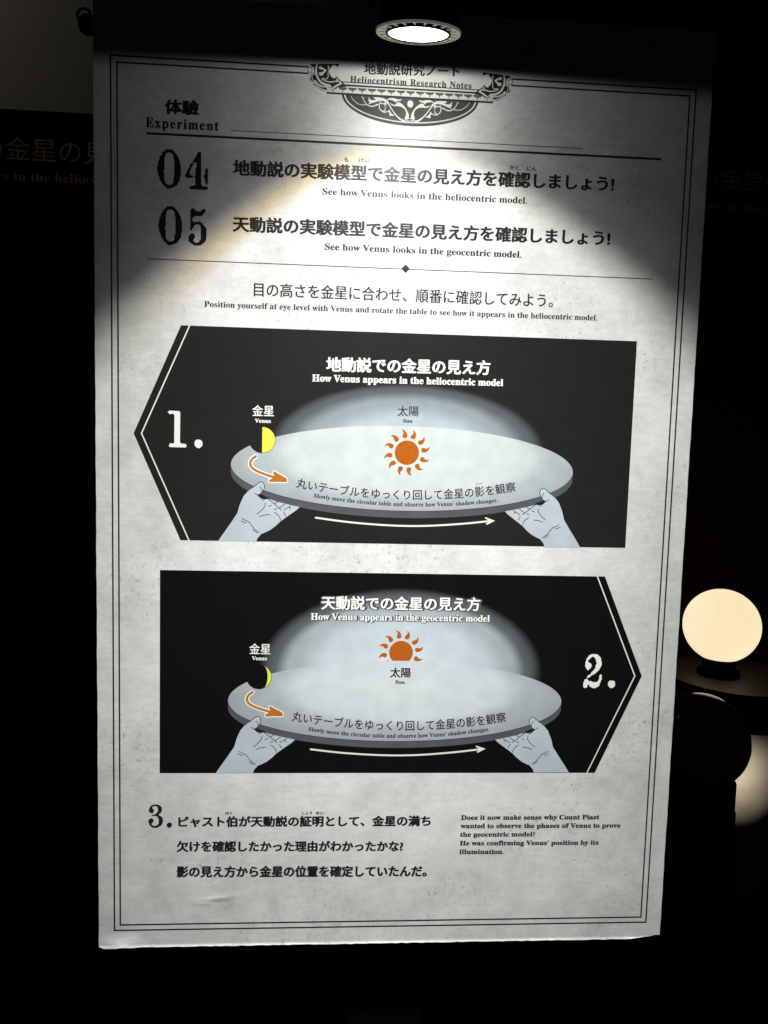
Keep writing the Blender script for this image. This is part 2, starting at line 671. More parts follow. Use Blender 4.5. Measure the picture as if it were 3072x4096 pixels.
def digit(name, rings, cr, m, parent, layer=4):
    pr = Print(layer)
    for r in rings:
        pr.poly([cr(q_) for q_ in r] if isinstance(r[0], list) else cr(r))
    return pr.build(name, m, parent)


zero = [[(325, 187), (435, 188), (470, 205), (495, 245), (530, 275), (560, 330), (600, 410), (605, 465), (622, 500), (622, 700),
         (605, 745), (600, 820), (560, 870), (545, 910), (500, 940), (440, 960), (400, 978), (340, 975), (300, 930), (255, 900),
         (235, 850), (200, 815), (185, 740), (155, 690), (150, 610), (137, 570), (155, 520), (158, 440), (185, 395), (195, 330),
         (235, 290), (245, 255), (285, 220)],
        [(345, 258), (405, 252), (440, 270), (470, 310), (472, 380), (488, 410), (486, 740), (470, 770), (467, 860), (425, 900),
         (350, 897), (305, 855), (290, 800), (290, 660), (270, 625), (293, 590), (292, 350), (312, 320), (315, 280)]]
digit('number_text', [zero,
                      [[(985, 238), (1028, 240), (1030, 905), (1062, 930), (1150, 932), (1166, 950), (1162, 985), (1140, 1005), (800, 990), (797, 945), (830, 918), (908, 915), (908, 755), (893, 735), (912, 690), (915, 580), (938, 540), (936, 458), (875, 450),
                        (868, 500), (835, 550), (822, 600), (800, 640), (800, 690), (835, 712), (868, 715), (868, 745), (820, 767), (740, 765), (700, 730), (705, 690), (735, 660), (745, 620), (795, 540), (800, 495), (850, 450), (890, 375), (930, 320), (955, 260)]],
                      [[(1130, 572), (1166, 568), (1164, 880), (1140, 903), (1128, 895), (1122, 865), (1105, 850), (1103, 785), (1090, 765), (1072, 718), (1108, 680), (1110, 600)]]],
      c1, M_ink, board)
zero2 = [[(a + (24 if a > 300 else 26), b + 1145 - (5 if b > 600 else 0)) for a, b in r] for r in zero]
digit('number_text', [zero2,
                      [[(840, 1372), (880, 1370), (915, 1410), (960, 1437), (1010, 1435), (1060, 1390), (1100, 1384), (1125, 1418), (1105, 1460), (1035, 1532), (900, 1530), (850, 1575), (850, 1610), (878, 1650), (945, 1648), (990, 1635), (1035, 1660),
                        (1118, 1755), (1140, 1800), (1133, 1985), (1115, 2040), (1060, 2090), (1010, 2125), (885, 2122), (845, 2085), (800, 2060), (773, 2020), (778, 1925), (840, 1870), (885, 1885), (903, 1920), (903, 1970), (865, 2015), (905, 2062), (965, 2065), (1022, 1995),
                        (1022, 1775), (1005, 1710), (945, 1690), (890, 1720), (885, 1745), (850, 1785), (848, 1820), (825, 1820), (793, 1780), (813, 1750), (813, 1395)]]],
      c1, M_ink, board)

text('title_text', '地動説の実験模型で金星の見え方を確認しましょう!', (931, 704), (2456, 769), 67, M_ink, board, bold=0.042)
text('title_text', '天動説の実験模型で金星の見え方を確認しましょう!', (930, 929), (2440, 986), 66, M_ink, board, bold=0.042)
text('title_text', 'See how Venus looks in the heliocentric model.', (1289.5, 778), (2108.5, 815), 27.5, M_ink, board, latin=True, bold=0.012)
text('title_text', 'See how Venus looks in the geocentric model.', (1298.7, 998.7), (2086, 1031), 27.5, M_ink, board, latin=True, bold=0.018)
for s_, a, b, h in (('も', (1377, 649), (1393, 650), 22), ('けい', (1434, 651), (1478, 653), 20),
                    ('かく', (2037, 680), (2074, 682), 20), ('にん', (2106, 683), (2146, 685), 20),
                    ('はく', (901, 3258), (927, 3258), 12), ('しょう', (1209, 3258), (1248, 3258), 12.5), ('めい', (1264, 3258), (1294, 3258), 12.5)):
    text('reading_guide_text', s_, a, b, h, M_ink, board, bold=0.035)
text('instruction_text', '目の高さを金星に合わせ、順番に確認してみよう。', (1015, 1186), (2211, 1231), 57, M_ink2, board, bold=0.016)
text('instruction_text', 'Position yourself at eye level with Venus and rotate the table to see how it appears in the heliocentric model.',
     (817, 1227), (2389, 1282), 23.5, M_ink2, board, latin=True, bold=0.012)

c3 = crop(580, 3190, 140 / 1659)
digit('number_text', [[[(400, 330), (610, 330), (700, 375), (803, 470), (803, 610), (780, 655), (768, 715), (725, 735), (648, 800), (655, 835), (720, 860), (770, 905), (828, 945), (835, 1000), (852, 1030), (857, 1140), (828, 1195), (822, 1260), (720, 1355), (640, 1395), (580, 1435),
                        (365, 1430), (320, 1385), (265, 1355), (210, 1295), (208, 1250), (183, 1215), (178, 1160), (145, 1135), (170, 1110), (175, 1065), (245, 992), (300, 982), (355, 990), (412, 1060), (412, 1135), (345, 1195), (320, 1225), (315, 1290), (385, 1325), (430, 1330), (460, 1352), (490, 1350), (510, 1325), (550, 1315),
                        (615, 1280), (650, 1220), (655, 1020), (620, 970), (590, 900), (560, 890), (520, 865), (350, 865), (328, 850), (335, 812), (430, 810), (495, 780), (560, 720), (600, 660), (628, 600), (605, 490), (570, 415), (400, 412), (330, 455), (350, 490), (358, 520), (420, 570), (418, 690), (325, 752), (265, 725), (185, 650), (185, 560), (213, 510), (215, 465), (310, 370)]],
                      [[(1110, 1183), (1240, 1195), (1270, 1240), (1283, 1330), (1200, 1420), (1150, 1437), (1090, 1415), (1035, 1345), (1030, 1260)]]], c3, M_ink, board)
text('body_text', 'ピャスト伯が天動説の証明として、金星の満ち', (713, 3310), (1722.5, 3306), 46, M_ink, board, bold=0.044)
text('body_text', '欠けを確認したかった理由がわかったかな?', (706, 3409), (1612.7, 3407), 46, M_ink, board, bold=0.044)
text('body_text', '影の見え方から金星の位置を確定していたんだ。', (706, 3511), (1706.8, 3508), 48, M_ink, board, bold=0.044)
for s_, a, b in (('Does it now make sense why Count Piast', (1843.4, 3279), (2397, 3276.4)),
                 ('wanted to observe the phases of Venus to prove', (1841, 3312.4), (2481.3, 3310)),
                 ('the geocentric model?', (1840, 3346.6), (2140, 3345)),
                 ('He was confirming Venus’ position by its', (1838.6, 3381.3), (2394, 3378.4)),
                 ('illumination.', (1837, 3415.5), (2015.5, 3415))):
    text('body_text', s_, a, b, 19.5, M_ink, board, latin=True, bold=0.028)

# ------------------------------------------------------------------ plaque
cp = crop(1200, 180, 900 / 1659)
cs = crop(1220, 220, 200 / 1659)
cf2 = crop(1370, 340, 290 / 1659)
pc = cp([(817, 300)])[0].x                      # the plaque's line of symmetry


def mir(pts):
    return [Vector((2 * pc - a.x, a.y)) for a in pts][::-1]


plq = Print(2)
L_, R_ = cp([(335, 360)])[0], cp([(1297, 425)])[0]
zc = (L_.y + R_.y) / 2
botz = cp([(835, 600)])[0].y
rx_, rz_ = (R_.x - L_.x) / 2 + 0.003, (zc - botz)
plaque = Print(2).disc(Vector((pc, zc + 0.001)), rx_, rz_ + 0.001, 64, 180, 360).build('header_plaque', M_plaque_dark, board)
Print(3).poly([Vector((pc + (rx_ - d_) * math.cos(a), zc + 0.001 + (rz_ - d_ * .8) * math.sin(a)))
               for d_, rng in ((0.0022, range(65)), (0.0036, range(64, -1, -1)))
               for a in [math.pi + math.pi * i / 64 for i in rng]]).build('light_ring', M_plaque, plaque)
top_z = cp([(817, 60)])[0].y
hw = cp([(1423, 415)])[0].x - pc
zb = cp([(817, 392)])[0].y                     # foot of the ledge
zt = cp([(817, 330)])[0].y
Print(3).poly([Vector((pc - hw, zb)), Vector((pc + hw, zb)), Vector((pc + hw, zt)), Vector((pc + hw - 0.02, top_z)),
               Vector((pc - hw + 0.02, top_z)), Vector((pc - hw, zt))]).build('name_plate', M_plaque, plaque)
for z_, wd, hw_ in ((zb + 0.0004, 0.0017, hw), (zt + 0.0006, 0.0016, hw - 0.013), (zt + 0.0035, 0.0008, hw - 0.014)):
    Print(4).ribbon([Vector((pc - hw_, z_)), Vector((pc, z_)), Vector((pc + hw_, z_))], wd, caps=False).build('plate_line', M_ink, plaque)
sc = Print(4)
ns = 17
for i in range(ns):
    xc = pc + (i - (ns - 1) / 2) * 0.00925
    r = 0.0043
    sc.poly([Vector((xc + r * math.cos(a), zt - 0.0013 - 0.62 * r * math.sin(a))) for a in [math.pi * j / 10 for j in range(11)]][::-1])
    sc.poly([Vector((xc - 0.0005, zt - 0.0040)), Vector((xc - 0.0004, zt - 0.0058)), Vector((xc + 0.0004, zt - 0.0058)), Vector((xc + 0.0005, zt - 0.0040))][::1])
sc.build('scallop_band', M_plaque_mid, plaque)
text('plate_text', '地動説研究ノート', (1456, 299), (1839, 310), 50, M_ink, plaque, layer=5, bold=0.03, jit=0.01)
text('plate_text', 'Heliocentrism Research Notes', (1400.7, 329), (1886, 355.2), 26.5, M_ink, plaque, layer=5, latin=True, spacing=1.12, bold=0.015)
fl = Print(4)
G = []
K = 0.175
G.append(('s', [(185, 255), (215, 300), (290, 380), (380, 440), (480, 455), (545, 455)], 22, (0.8, 0.8)))
G.append(('p', [(170, 250), (205, 255), (218, 285), (205, 300)]))
G.append(('s', [(455, 290), (490, 350), (540, 430), (620, 480), (700, 485), (815, 440)], 26, (0.5, 1.3)))
G.append(('p', [(435, 262), (480, 280), (488, 315), (460, 312)]))
G.append(('p', [(600, 275), (625, 320), (660, 345), (730, 348), (775, 335), (735, 320), (712, 278), (850, 285), (930, 300), (1000, 330), (1055, 390), (1090, 470), (1160, 590), (1250, 700), (1350, 780), (1440, 805),
                (1540, 835), (1450, 842), (1370, 830), (1290, 780), (1190, 670), (1110, 550), (1040, 440), (985, 385), (900, 360), (820, 370), (720, 400), (570, 450), (630, 405), (590, 370), (605, 345), (590, 310)]))
G.append(('p', [(1020, 340), (1060, 308), (1130, 295), (1200, 310), (1280, 335), (1360, 325), (1330, 362), (1250, 372), (1215, 402), (1180, 360), (1130, 355), (1080, 335), (1030, 355)]))
G.append(('p', [(1085, 400), (1120, 430), (1180, 455), (1225, 445), (1250, 395), (1310, 400), (1380, 450), (1440, 520), (1490, 610), (1520, 680), (1515, 745), (1545, 785), (1640, 790), (1640, 845), (1560, 830), (1420, 765), (1450, 700),
                (1455, 620), (1420, 550), (1350, 500), (1270, 485), (1180, 485), (1120, 460)]))
G.append(('s', [(875, 385), (845, 440), (845, 520), (890, 590), (950, 620), (1060, 635)], 34, (0.7, 0.8)))
G.append(('s', [(880, 425), (945, 430), (985, 480), (975, 560), (930, 600)], 36, (0.8, 0.6)))
G.append(('p', [(950, 400), (1000, 395), (1010, 450), (995, 545), (960, 500), (975, 440)]))
G.append(('p', [(950, 605), (1040, 595), (1088, 558), (1090, 610), (1130, 660), (1195, 695), (1120, 708), (1068, 705), (1075, 650), (1000, 635)]))
for g in G:
    pts = cf2(g[1])
    if g[0] == 's':
        pts = catmull(pts, 4)
        fl.ribbon(pts, g[2] * K * 0.000195, taper=g[3])
        fl.ribbon(mir(pts), g[2] * K * 0.000195, taper=g[3][::-1])
    else:
        fl.poly(pts)
        fl.poly(mir(pts))
fl.build('foliage_ornament', M_plaque, plaque)
bc = cf2([(1568, 435)])[0]
Print(5).disc(Vector((pc, bc.y)), 0.0029, 0.0033, 24).build('ornament_ball', M_plaque, plaque)
# corner scrolls
SD = [[(160, 300), (300, 300), (700, 290), (1130, 290), (1120, 360), (1050, 395), (1015, 340), (930, 330), (850, 430), (770, 530), (850, 680), (920, 770), (1000, 770), (1040, 705), (1090, 740), (1140, 820), (1250, 890), (1330, 1000), (1360, 1060), (1060, 1070),
       (960, 1150), (750, 1215), (560, 1180), (340, 1010), (190, 930), (135, 800), (160, 680), (220, 610), (310, 590), (300, 420), (220, 380)]]
for r in SD:
    Print(5).poly(cs(r)).build('corner_scroll', M_ink, plaque)
    Print(5).poly(mir(cs(r))).build('corner_scroll', M_ink, plaque)
sl, sr = Print(6), Print(6)
SL = [('s', [(400, 310), (370, 450), (385, 650), (480, 850), (640, 970), (830, 1020)], 75, (0.6, 0.9)),
      ('s', [(170, 850), (175, 720), (250, 650), (340, 630)], 34, (0.9, 0.7)),
      ('s', [(175, 840), (220, 910), (290, 940)], 55, (0.9, 0.9)),
      ('s', [(230, 690), (270, 860), (400, 1020), (600, 1150), (760, 1180), (900, 1130), (1010, 1040), (1170, 960)], 32, (0.5, 1.6)),
      ('s', [(330, 860), (420, 960), (600, 1050), (900, 1060)], 48, (1.2, 0.6)),
      ('s', [(560, 800), (700, 870), (850, 895), (1000, 880), (1130, 880), (1215, 960)], 44, (0.6, 0.9)),
      ('s', [(1010, 870), (1060, 830), (1075, 760)], 44, (1, 0.6)),
      ('s', [(580, 770), (700, 800), (760, 740), (770, 650), (760, 580)], 40, (0.6, 0.5)),
      ('p', [(450, 390), (520, 370), (640, 450), (720, 520), (640, 600), (560, 690), (470, 660), (460, 580), (600, 555), (640, 520), (600, 485), (480, 470)]),
      ('s', [(770, 360), (790, 420), (760, 480)], 36, (1, 0.5)),
      ('p', [(700, 1085), (860, 1090), (860, 1120), (750, 1160)])]
for g in SL:
    pts = cs(g[1])
    if g[0] == 's':
        pts = catmull(pts, 4)
        sl.ribbon(pts, g[2] * 0.1205 * 0.000195 * 1.4, taper=g[3])
        sr.ribbon(mir(pts), g[2] * 0.1205 * 0.000195 * 1.4, taper=g[3][::-1])
    else:
        sl.poly(pts)
        sr.poly(mir(pts))
sl.build('scroll_highlight', M_plaque, plaque)
sr.build('scroll_highlight', M_plaque, plaque)
for cc in (cs([(165, 495)])[0],):
    for s_ in (1, -1):
        rg = Print(5)
        c_ = Vector((pc + s_ * (cc.x - pc), cc.y))
        rg.poly([[c_ + Vector((0.0023 * math.cos(a), 0.0027 * math.sin(a))) for a in [math.tau * i / 24 for i in range(24)]],
                 [c_ + Vector((0.0017 * math.cos(a), 0.0021 * math.sin(a))) for a in [math.tau * i / 24 for i in range(24)]]])
        rg.build('ring_ornament', M_ink, plaque)

# ------------------------------------------------------------------ the two diagrams
C1 = uv(1617.7, 1875)
C2 = uv(1588.5, 2805)
RXT = (uv(2301, 1890) - uv(934, 1859)).length / 2
RXT2 = (uv(2254.6, 2811) - uv(922.4, 2800)).length / 2
RZT = (uv(1617, 1706) - uv(1617, 2046)).length / 2
SIDE = 0.0070


def diagram(n):
    C = C1 if n == 1 else C2
    k = 1.0 if n == 1 else RXT2 / RXT

    def tr(pts):                                # diagram one's artwork moved to this diagram
        return [C + (a - C1) * k for a in pts]
    cx, cz = C.x, C.y
    rx, rz = RXT * k, RZT * k
    dark = (0.017, 0.0165, 0.016) if n == 1 else (0.005, 0.005, 0.005)
    M_gr = M_ground1 if n == 1 else M_ground2
    if n == 1:
        gc = uv(1632, 1800)
        grx, grz = 545 * 0.000255, 0.0690
        gc = Vector((gc.x, gc.y))
        grx = (uv(2180, 1790) - uv(1085, 1750)).length / 2
        st = [(0, (0.52, 0.60, 0.67)), (0.45, (0.46, 0.535, 0.60)), (0.72, (0.29, 0.335, 0.365)), (0.90, (0.10, 0.115, 0.125)), (1.02, dark)]
        grz = (uv(1632, 1535) - gc).length
    else:
        gc = uv(1606, 2690)
        grx = (uv(2165, 2690) - uv(1062, 2690)).length / 2
        grz = (uv(1606, 2362) - gc).length
        st = [(0, (0.68, 0.75, 0.80)), (0.55, (0.58, 0.65, 0.71)), (0.80, (0.38, 0.43, 0.47)), (0.92, (0.10, 0.115, 0.125)), (1.04, dark)]
    mg = ellipse_material('diagram_ground', gc.x, gc.y, grx, grz, st)
    if n == 1:
        out = [(534.5, 1733), (722, 2160.6), (2501, 2191.8), (2547.7, 1365), (724, 1301)]
        wl = [(756, 1301.8), (563, 1733), (753, 2161)]
    else:
        out = [(638.6, 3092.7), (2378.6, 3091), (2567, 2704), (2419.7, 2306), (640, 2280)]
        wl = [(2392, 2305.5), (2542, 2704), (2350, 3091)]
    pan = Print(1).poly([uv(*a) for a in out]).build('diagram_panel', M_gr, board)
    glow = [Vector((gc.x + 1.03 * grx * math.cos(a), gc.y + 1.03 * grz * math.sin(a))) for a in [math.pi * i / 60 for i in range(61)]]
    glow = [Vector((gc.x + 1.03 * grx, C.y)) ] + glow + [Vector((gc.x - 1.03 * grx, C.y))]
    Print(1.6).poly(glow).build('light_glow', mg, pan)
    pan['label'] = ('black panel pointing left, numbered 1, with a round table, whole sun and half-lit Venus' if n == 1 else
                    'black panel pointing right, numbered 2, with a round table, half-hidden sun and crescent Venus')
    A, B, Cc = [uv(*a) for a in wl]
    wl_ = Print(2)
    s_ = 1 if n == 1 else -1
    off = 0.0013 * s_
    wl_.poly([A, B, Cc, Cc + Vector((off, 0)), B + Vector((off * 1.09, 0)), A + Vector((off, 0))])
    wl_.build('white_stripe', M_cream, pan)
    # table
    mt = ellipse_material('table_top_print', gc.x, C.y + rz * 0.30, rx * 1.05, rz * 1.35,
                          [(0, (0.66, 0.70, 0.70)), (0.62, (0.62, 0.66, 0.67)), (0.82, (0.44, 0.48, 0.51)), (1.1, (0.36, 0.39, 0.42))] if n == 1 else
                          [(0, (0.69, 0.74, 0.77)), (0.55, (0.64, 0.69, 0.73)), (0.76, (0.43, 0.465, 0.50)), (1.1, (0.34, 0.37, 0.395))])
    if n == 2:
        sun(C2 + (uv(1604, 2610) - C2), 1.0, pan, 2)
    N = 90
    arc = [math.pi + math.pi * i / N for i in range(N + 1)]
    Print(3).poly([Vector((cx + rx * math.cos(a), cz + rz * math.sin(a))) for a in arc] +
                  [Vector((cx + rx * math.cos(a), cz - SIDE * k + rz * math.sin(a))) for a in arc[::-1]]).build('table_edge', M_side, pan)
    Print(4).disc(C, rx, rz, 120).build('table_top', mt, pan)
    Print(5).ribbon([Vector((cx + rx * math.cos(a), cz + rz * math.sin(a))) for a in arc[2:-2]], 0.00045, caps=False).build('table_outline', M_ink, pan)
    if n == 1:
        sun(uv(1627.5, 1811), 1.0, pan, 5)
    # Venus
    if n == 1:
        vc = uv(1049, 1759.5)
        vr = (uv(1102.5, 1760) - vc).length
        Print(6).disc(vc, vr, vr, 48).build('venus_night_side', M_gr, pan)
        Print(7).disc(vc, vr * 0.965, vr * 0.965, 24, -90, 90).build('venus_lit_side', M_yellow, pan)
    else:
        vc = uv(1036, 2707.5)
        vr = (uv(1087, 2708) - vc).length
        Print(6).disc(vc, vr, vr, 48).build('venus_night_side', M_gr, pan)
        r_ = vr * 0.965
        a0 = math.radians(72)
        o_ = [vc + Vector((r_ * math.cos(a), r_ * math.sin(a))) for a in [-a0 + 2 * a0 * i / 24 for i in range(25)]]
        xi = r_ * math.cos(a0)
        i_ = [vc + Vector((xi + (r_ * 0.70 - xi) * math.cos(b), r_ * math.sin(a0) * math.sin(b))) for b in [math.pi / 2 - math.pi * i / 24 for i in range(1, 24)]]
        Print(7).poly(o_ + i_).build('venus_lit_side', M_yellow, pan)
    # orange arrow with pale outline
    ca = crop(900, 1660, 320 / 1659)
    ctr = [(650, 850), (570, 905), (525, 990), (545, 1075), (640, 1150), (790, 1215), (905, 1255), (1010, 1290)]
    head = [(985, 1255), (1030, 1262), (1005, 1225), (995, 1185), (1010, 1168), (1040, 1172), (1100, 1215), (1200, 1265), (1285, 1320), (1292, 1360), (1280, 1390), (1230, 1394), (1100, 1386), (940, 1396), (915, 1380), (915, 1350), (930, 1335), (965, 1325), (985, 1310)]
    pth = tr(catmull(ca(ctr), 5))
    hd = tr(ca(head))
    hc = tr(ca([(1090, 1310)]))[0]
    kk = 0.1929 * 0.000254 * k
    hw_ = 22 * kk

    def grow(pts, d_):
        n_ = len(pts)
        o = []
        ar = sum(pts[i].cross(pts[(i + 1) % n_]) for i in range(n_))
        sg = 1 if ar > 0 else -1
        for i in range(n_):
            t_ = (pts[(i + 1) % n_] - pts[i - 1]).normalized()
            o.append(pts[i] + Vector((t_.y, -t_.x)) * d_ * sg)
        return o
    Print(5).poly(grow(hd, hw_)).build('arrow_outline', M_white, pan)
    Print(5.5).ribbon(pth[:-3], 50 * kk + 2 * hw_).build('arrow_outline', M_white, pan)
    Print(6.5).poly(hd).build('orange_arrow', M_orange2, pan)
    Print(6.8).ribbon(pth, 50 * kk).build('orange_arrow', M_orange2, pan)
    # long thin arrow below the table
    p3 = [(1262, 2070.5), (1400, 2089), (1560, 2101.5), (1700, 2103.5), (1850, 2095), (1965, 2083.5)]
    pw = tr(catmull([uv(*a) for a in p3], 5))
    Print(3.5).ribbon(pw, 0.0018 * k).build('thin_arrow', M_cream, pan)
    hp = [(1942, 2069), (1980, 2083), (1948, 2099), (1943, 2095), (1960, 2084.5), (1939, 2073)]
    Print(4.5).poly(tr([uv(*a) for a in hp])).build('thin_arrow_head', M_cream, pan)
    # hands
    ch = crop(850, 1850, 600 / 1659)
    palm = [(62, 868), (130, 770), (215, 650), (275, 560), (300, 470), (345, 370), (385, 325), (450, 275), (500, 232), (530, 214), (556, 218), (573, 250), (572, 285),
            (555, 318), (530, 345), (503, 360), (530, 388), (575, 412), (612, 400), (640, 409), (700, 428), (770, 447), (830, 462), (900, 478), (965, 492), (930, 525), (880, 560), (800, 615), (750, 652), (700, 700), (640, 745), (590, 770), (540, 790), (500, 835), (482, 874)]
    lines = [[(527, 268), (543, 295), (545, 320)], [(467, 340), (500, 362), (530, 390), (565, 419)], [(585, 448), (580, 480), (550, 520), (492, 570)],
             [(622, 487), (655, 472)], [(680, 522), (715, 508)], [(522, 600), (570, 582), (632, 576)], [(685, 550), (725, 580), (745, 610), (752, 640)],
             [(785, 545), (800, 570), (808, 588)], [(612, 402), (680, 455), (760, 525)], [(680, 455), (720, 435)], [(740, 503), (800, 460)],
             [(788, 525), (840, 495), (870, 478)], [(845, 492), (862, 515)], [(327, 617), (365, 640), (400, 655), (425, 685), (470, 740), (517, 775)],
             [(315, 645), (345, 660), (372, 668)], [(443, 738), (470, 762), (495, 778)]]
    thumb = [(450, 275), (500, 232), (530, 214), (556, 218), (573, 250), (572, 285), (555, 318), (530, 345), (503, 360)]
    gap = [(503, 360), (545, 352), (575, 368), (610, 382), (640, 409), (612, 400), (575, 412), (530, 388)]
    foot = uv(1000, 2165).y if n == 1 else uv(1000, 3092.3).y

    def clipfoot(pts):
        return [Vector((a.x, max(a.y, foot))) for a in pts]
    for sgn in (1, -1):
        def side_(pts):
            r = tr(ch(pts))
            if sgn < 0:
                r = [Vector((2 * cx - a.x, a.y)) for a in r][::-1]
            return r
        pp = side_(palm)
        if sgn < 0 and n == 1:                  # the panel's lower edge runs slightly downhill
            pp = [Vector((a.x, a.y - (0.0006 if i in (0, len(pp) - 1) else 0))) for i, a in enumerate(pp)]
        elif n == 2:
            # the artwork is cropped by the panel's foot
            e0, e1 = (0, -1)
            pp = clipfoot(pp)
        hand = Print(6.2).poly(pp).build('hand', M_hand, pan)
        Print(6.8).poly(side_(gap)).build('hand_shadow', M_ink, pan)
        ln = Print(7.2)
        for l in lines:
            ln.ribbon(catmull(side_(l), 3), 0.00068 * k)
        ln.ribbon(catmull(side_(thumb), 3), 0.00068 * k)
        ln.build('hand_line', M_ink, pan)
    # captions
    if n == 1:
        text('diagram_title', '地動説での金星の見え方', (1304, 1488), (1961, 1502), 62, M_white, pan, layer=8, bold=0.036)
        text('diagram_title', 'How Venus appears in the heliocentric model', (1248, 1525), (2012.6, 1544), 29, M_white, pan, layer=8, latin=True, bold=0.022)
        text('planet_name', '金星', (1009, 1664), (1095.5, 1665), 44, M_white, pan, layer=8, bold=0.015)
        text('planet_name', 'Venus', (1019, 1690), (1083.5, 1691.5), 16, M_white, pan, layer=8, latin=True, bold=0.02)
        text('sun_name', '太陽', (1590, 1665), (1675, 1666), 42, M_ink2, pan, layer=8, bold=0.01)
        text('sun_name', 'Sun', (1612, 1690), (1650, 1691), 15, M_ink2, pan, layer=8, latin=True, bold=0.02)
        text('table_caption', '丸いテーブルをゆっくり回して金星の影を観察', (1183, 1951), (2065, 1966), 42, M_ink2, pan, layer=8, bold=0.012, mid=(1640, 2000))
        text('table_caption', 'Slowly move the circular table and observe how Venus’ shadow changes.', (1254.6, 1989.5), (1990.7, 2008), 17, M_ink2, pan, layer=8, latin=True, bold=0.012, mid=(1620, 2025))
        text('reading_guide_text', 'かげ', (1904, 1944), (1930, 1942), 13, M_ink2, pan, layer=8)
        cd1 = crop(640, 1610, 200 / 1659)
        digit('diagram_number', [[(310, 270), (635, 285), (672, 325), (662, 1315), (715, 1365), (842, 1372), (890, 1435), (850, 1492), (330, 1478), (285, 1430), (315, 1405), (320, 1358), (472, 1358), (480, 420), (440, 372), (362, 370), (340, 393), (320, 385), (257, 312)],
                                 [(1220, 1230), (1340, 1240), (1400, 1290), (1415, 1400), (1400, 1445), (1350, 1475), (1335, 1505), (1290, 1515), (1220, 1500), (1155, 1430), (1142, 1350), (1160, 1275)]], cd1, M_white, pan, 8)
    else:
        # printed drop shadow behind the title
        for s2, a, b, h, lat in (('天動説での金星の見え方', (1284, 2440), (1921, 2446), 58, False),
                                 ('How Venus appears in the geocentric model', (1242.6, 2479), (1959, 2487), 28, True)):
            for r_, lay, m_ in ((0.12, 3.0, M_sh2), (0.075, 4.6, M_sh1)):
                text('title_shadow', s2, (a[0] - h * r_ + 1, a[1] + (0 if lat else h * r_)), (b[0] + h * r_ + 1, b[1] + (0 if lat else h * r_)), h * (1 + 2 * r_), m_, pan, layer=lay, bold=r_ * 1.2 if not lat else r_, latin=lat)
            text('diagram_title', s2, a, b, h, M_white, pan, layer=8, bold=0.018 if lat else 0.034, latin=lat)
        text('planet_name', '金星', (997, 2616), (1081.5, 2617), 43, M_white, pan, layer=8, bold=0.012)
        text('planet_name', 'Venus', (1007, 2640), (1068, 2641), 15.5, M_white, pan, layer=8, latin=True, bold=0.02)
        text('sun_name', '太陽', (1560, 2710), (1643, 2711), 41, M_ink2, pan, layer=8, bold=0.025)
        text('sun_name', 'Sun', (1581, 2734), (1618.7, 2735), 14.5, M_ink2, pan, layer=8, latin=True, bold=0.02)
        text('table_caption', '丸いテーブルをゆっくり回して金星の影を観察', (1165, 2884), (2026, 2887), 42, M_ink2, pan, layer=8, bold=0.012, mid=(1620, 2923))
        text('table_caption', 'Slowly move the circular table and observe how Venus’ shadow changes.', (1233, 2923), (1957, 2923), 16.5, M_ink2, pan, layer=8, latin=True, bold=0.012, mid=(1595, 2951))
        cd2 = crop(2300, 2590, 180 / 1659)
        digit('diagram_number', [[(605, 242), (800, 245), (865, 285), (935, 360), (962, 420), (958, 485), (985, 525), (980, 665), (945, 700), (940, 745), (905, 770), (895, 820), (730, 970), (690, 985), (660, 1005), (620, 1015), (535, 1100), (490, 1110), (460, 1142), (442, 1090), (455, 1050), (500, 1020), (550, 1000), (585, 965), (595, 930), (710, 815), (735, 765), (760, 735), (760, 645), (795, 620), (800, 540), (775, 520), (772, 455), (750, 420), (740, 370), (700, 362), (660, 332), (635, 335), (480, 480), (480, 520), (520, 560), (565, 575), (600, 615), (625, 680), (595, 700), (590, 745), (520, 805), (480, 850), (410, 770), (402, 735), (375, 705), (388, 515), (422, 480), (425, 405), (490, 350), (495, 315), (540, 280), (580, 270)],
                                 [(430, 1145), (520, 1240), (610, 1242), (645, 1275), (805, 1277), (855, 1230), (860, 1200), (890, 1165), (900, 1030), (948, 985), (985, 1030), (983, 1190), (945, 1215), (940, 1295), (905, 1315), (900, 1390), (825, 1460), (780, 1465), (760, 1497), (635, 1490), (600, 1460), (555, 1450), (525, 1415), (522, 1365), (460, 1362), (452, 1450), (405, 1490), (340, 1490), (302, 1445), (308, 1285), (340, 1255), (348, 1180), (395, 1170)],
                                 [(1290, 1217), (1430, 1228), (1465, 1260), (1475, 1330), (1472, 1415), (1400, 1480), (1370, 1497), (1300, 1490), (1215, 1405), (1218, 1290)]], cd2, M_white, pan, 8)


def sun(c, k, pan, layer):
    r = (uv(1676, 1811) - uv(1627.5, 1811)).length * k
    Print(layer).disc(c, r, r, 56).build('sun_disc', M_orange, pan)
    # a comma-shaped flame, drawn pointing up, then turned to each of twelve places
    u = r / 146.0
    fl_ = [(-26, 210), (-27, 192), (-18, 180), (0, 175), (18, 180), (29, 196), (30, 215), (24, 240), (8, 262), (-12, 276), (-28, 280), (-26, 272), (-16, 258), (-12, 244), (-16, 228)]
    for i in range(12):
        a = math.radians(-8.5 + 30 * i + (-1.5 if i % 2 else 0))
        pts = catmull([Vector((x * u, z * u)) for x, z in fl_], 2, True)
        rot = [c + Vector((q_.x * math.cos(a) + q_.y * math.sin(a), -q_.x * math.sin(a) + q_.y * math.cos(a))) for q_ in pts]
        Print(layer).poly(rot).build('sun_flame', M_orange, pan)


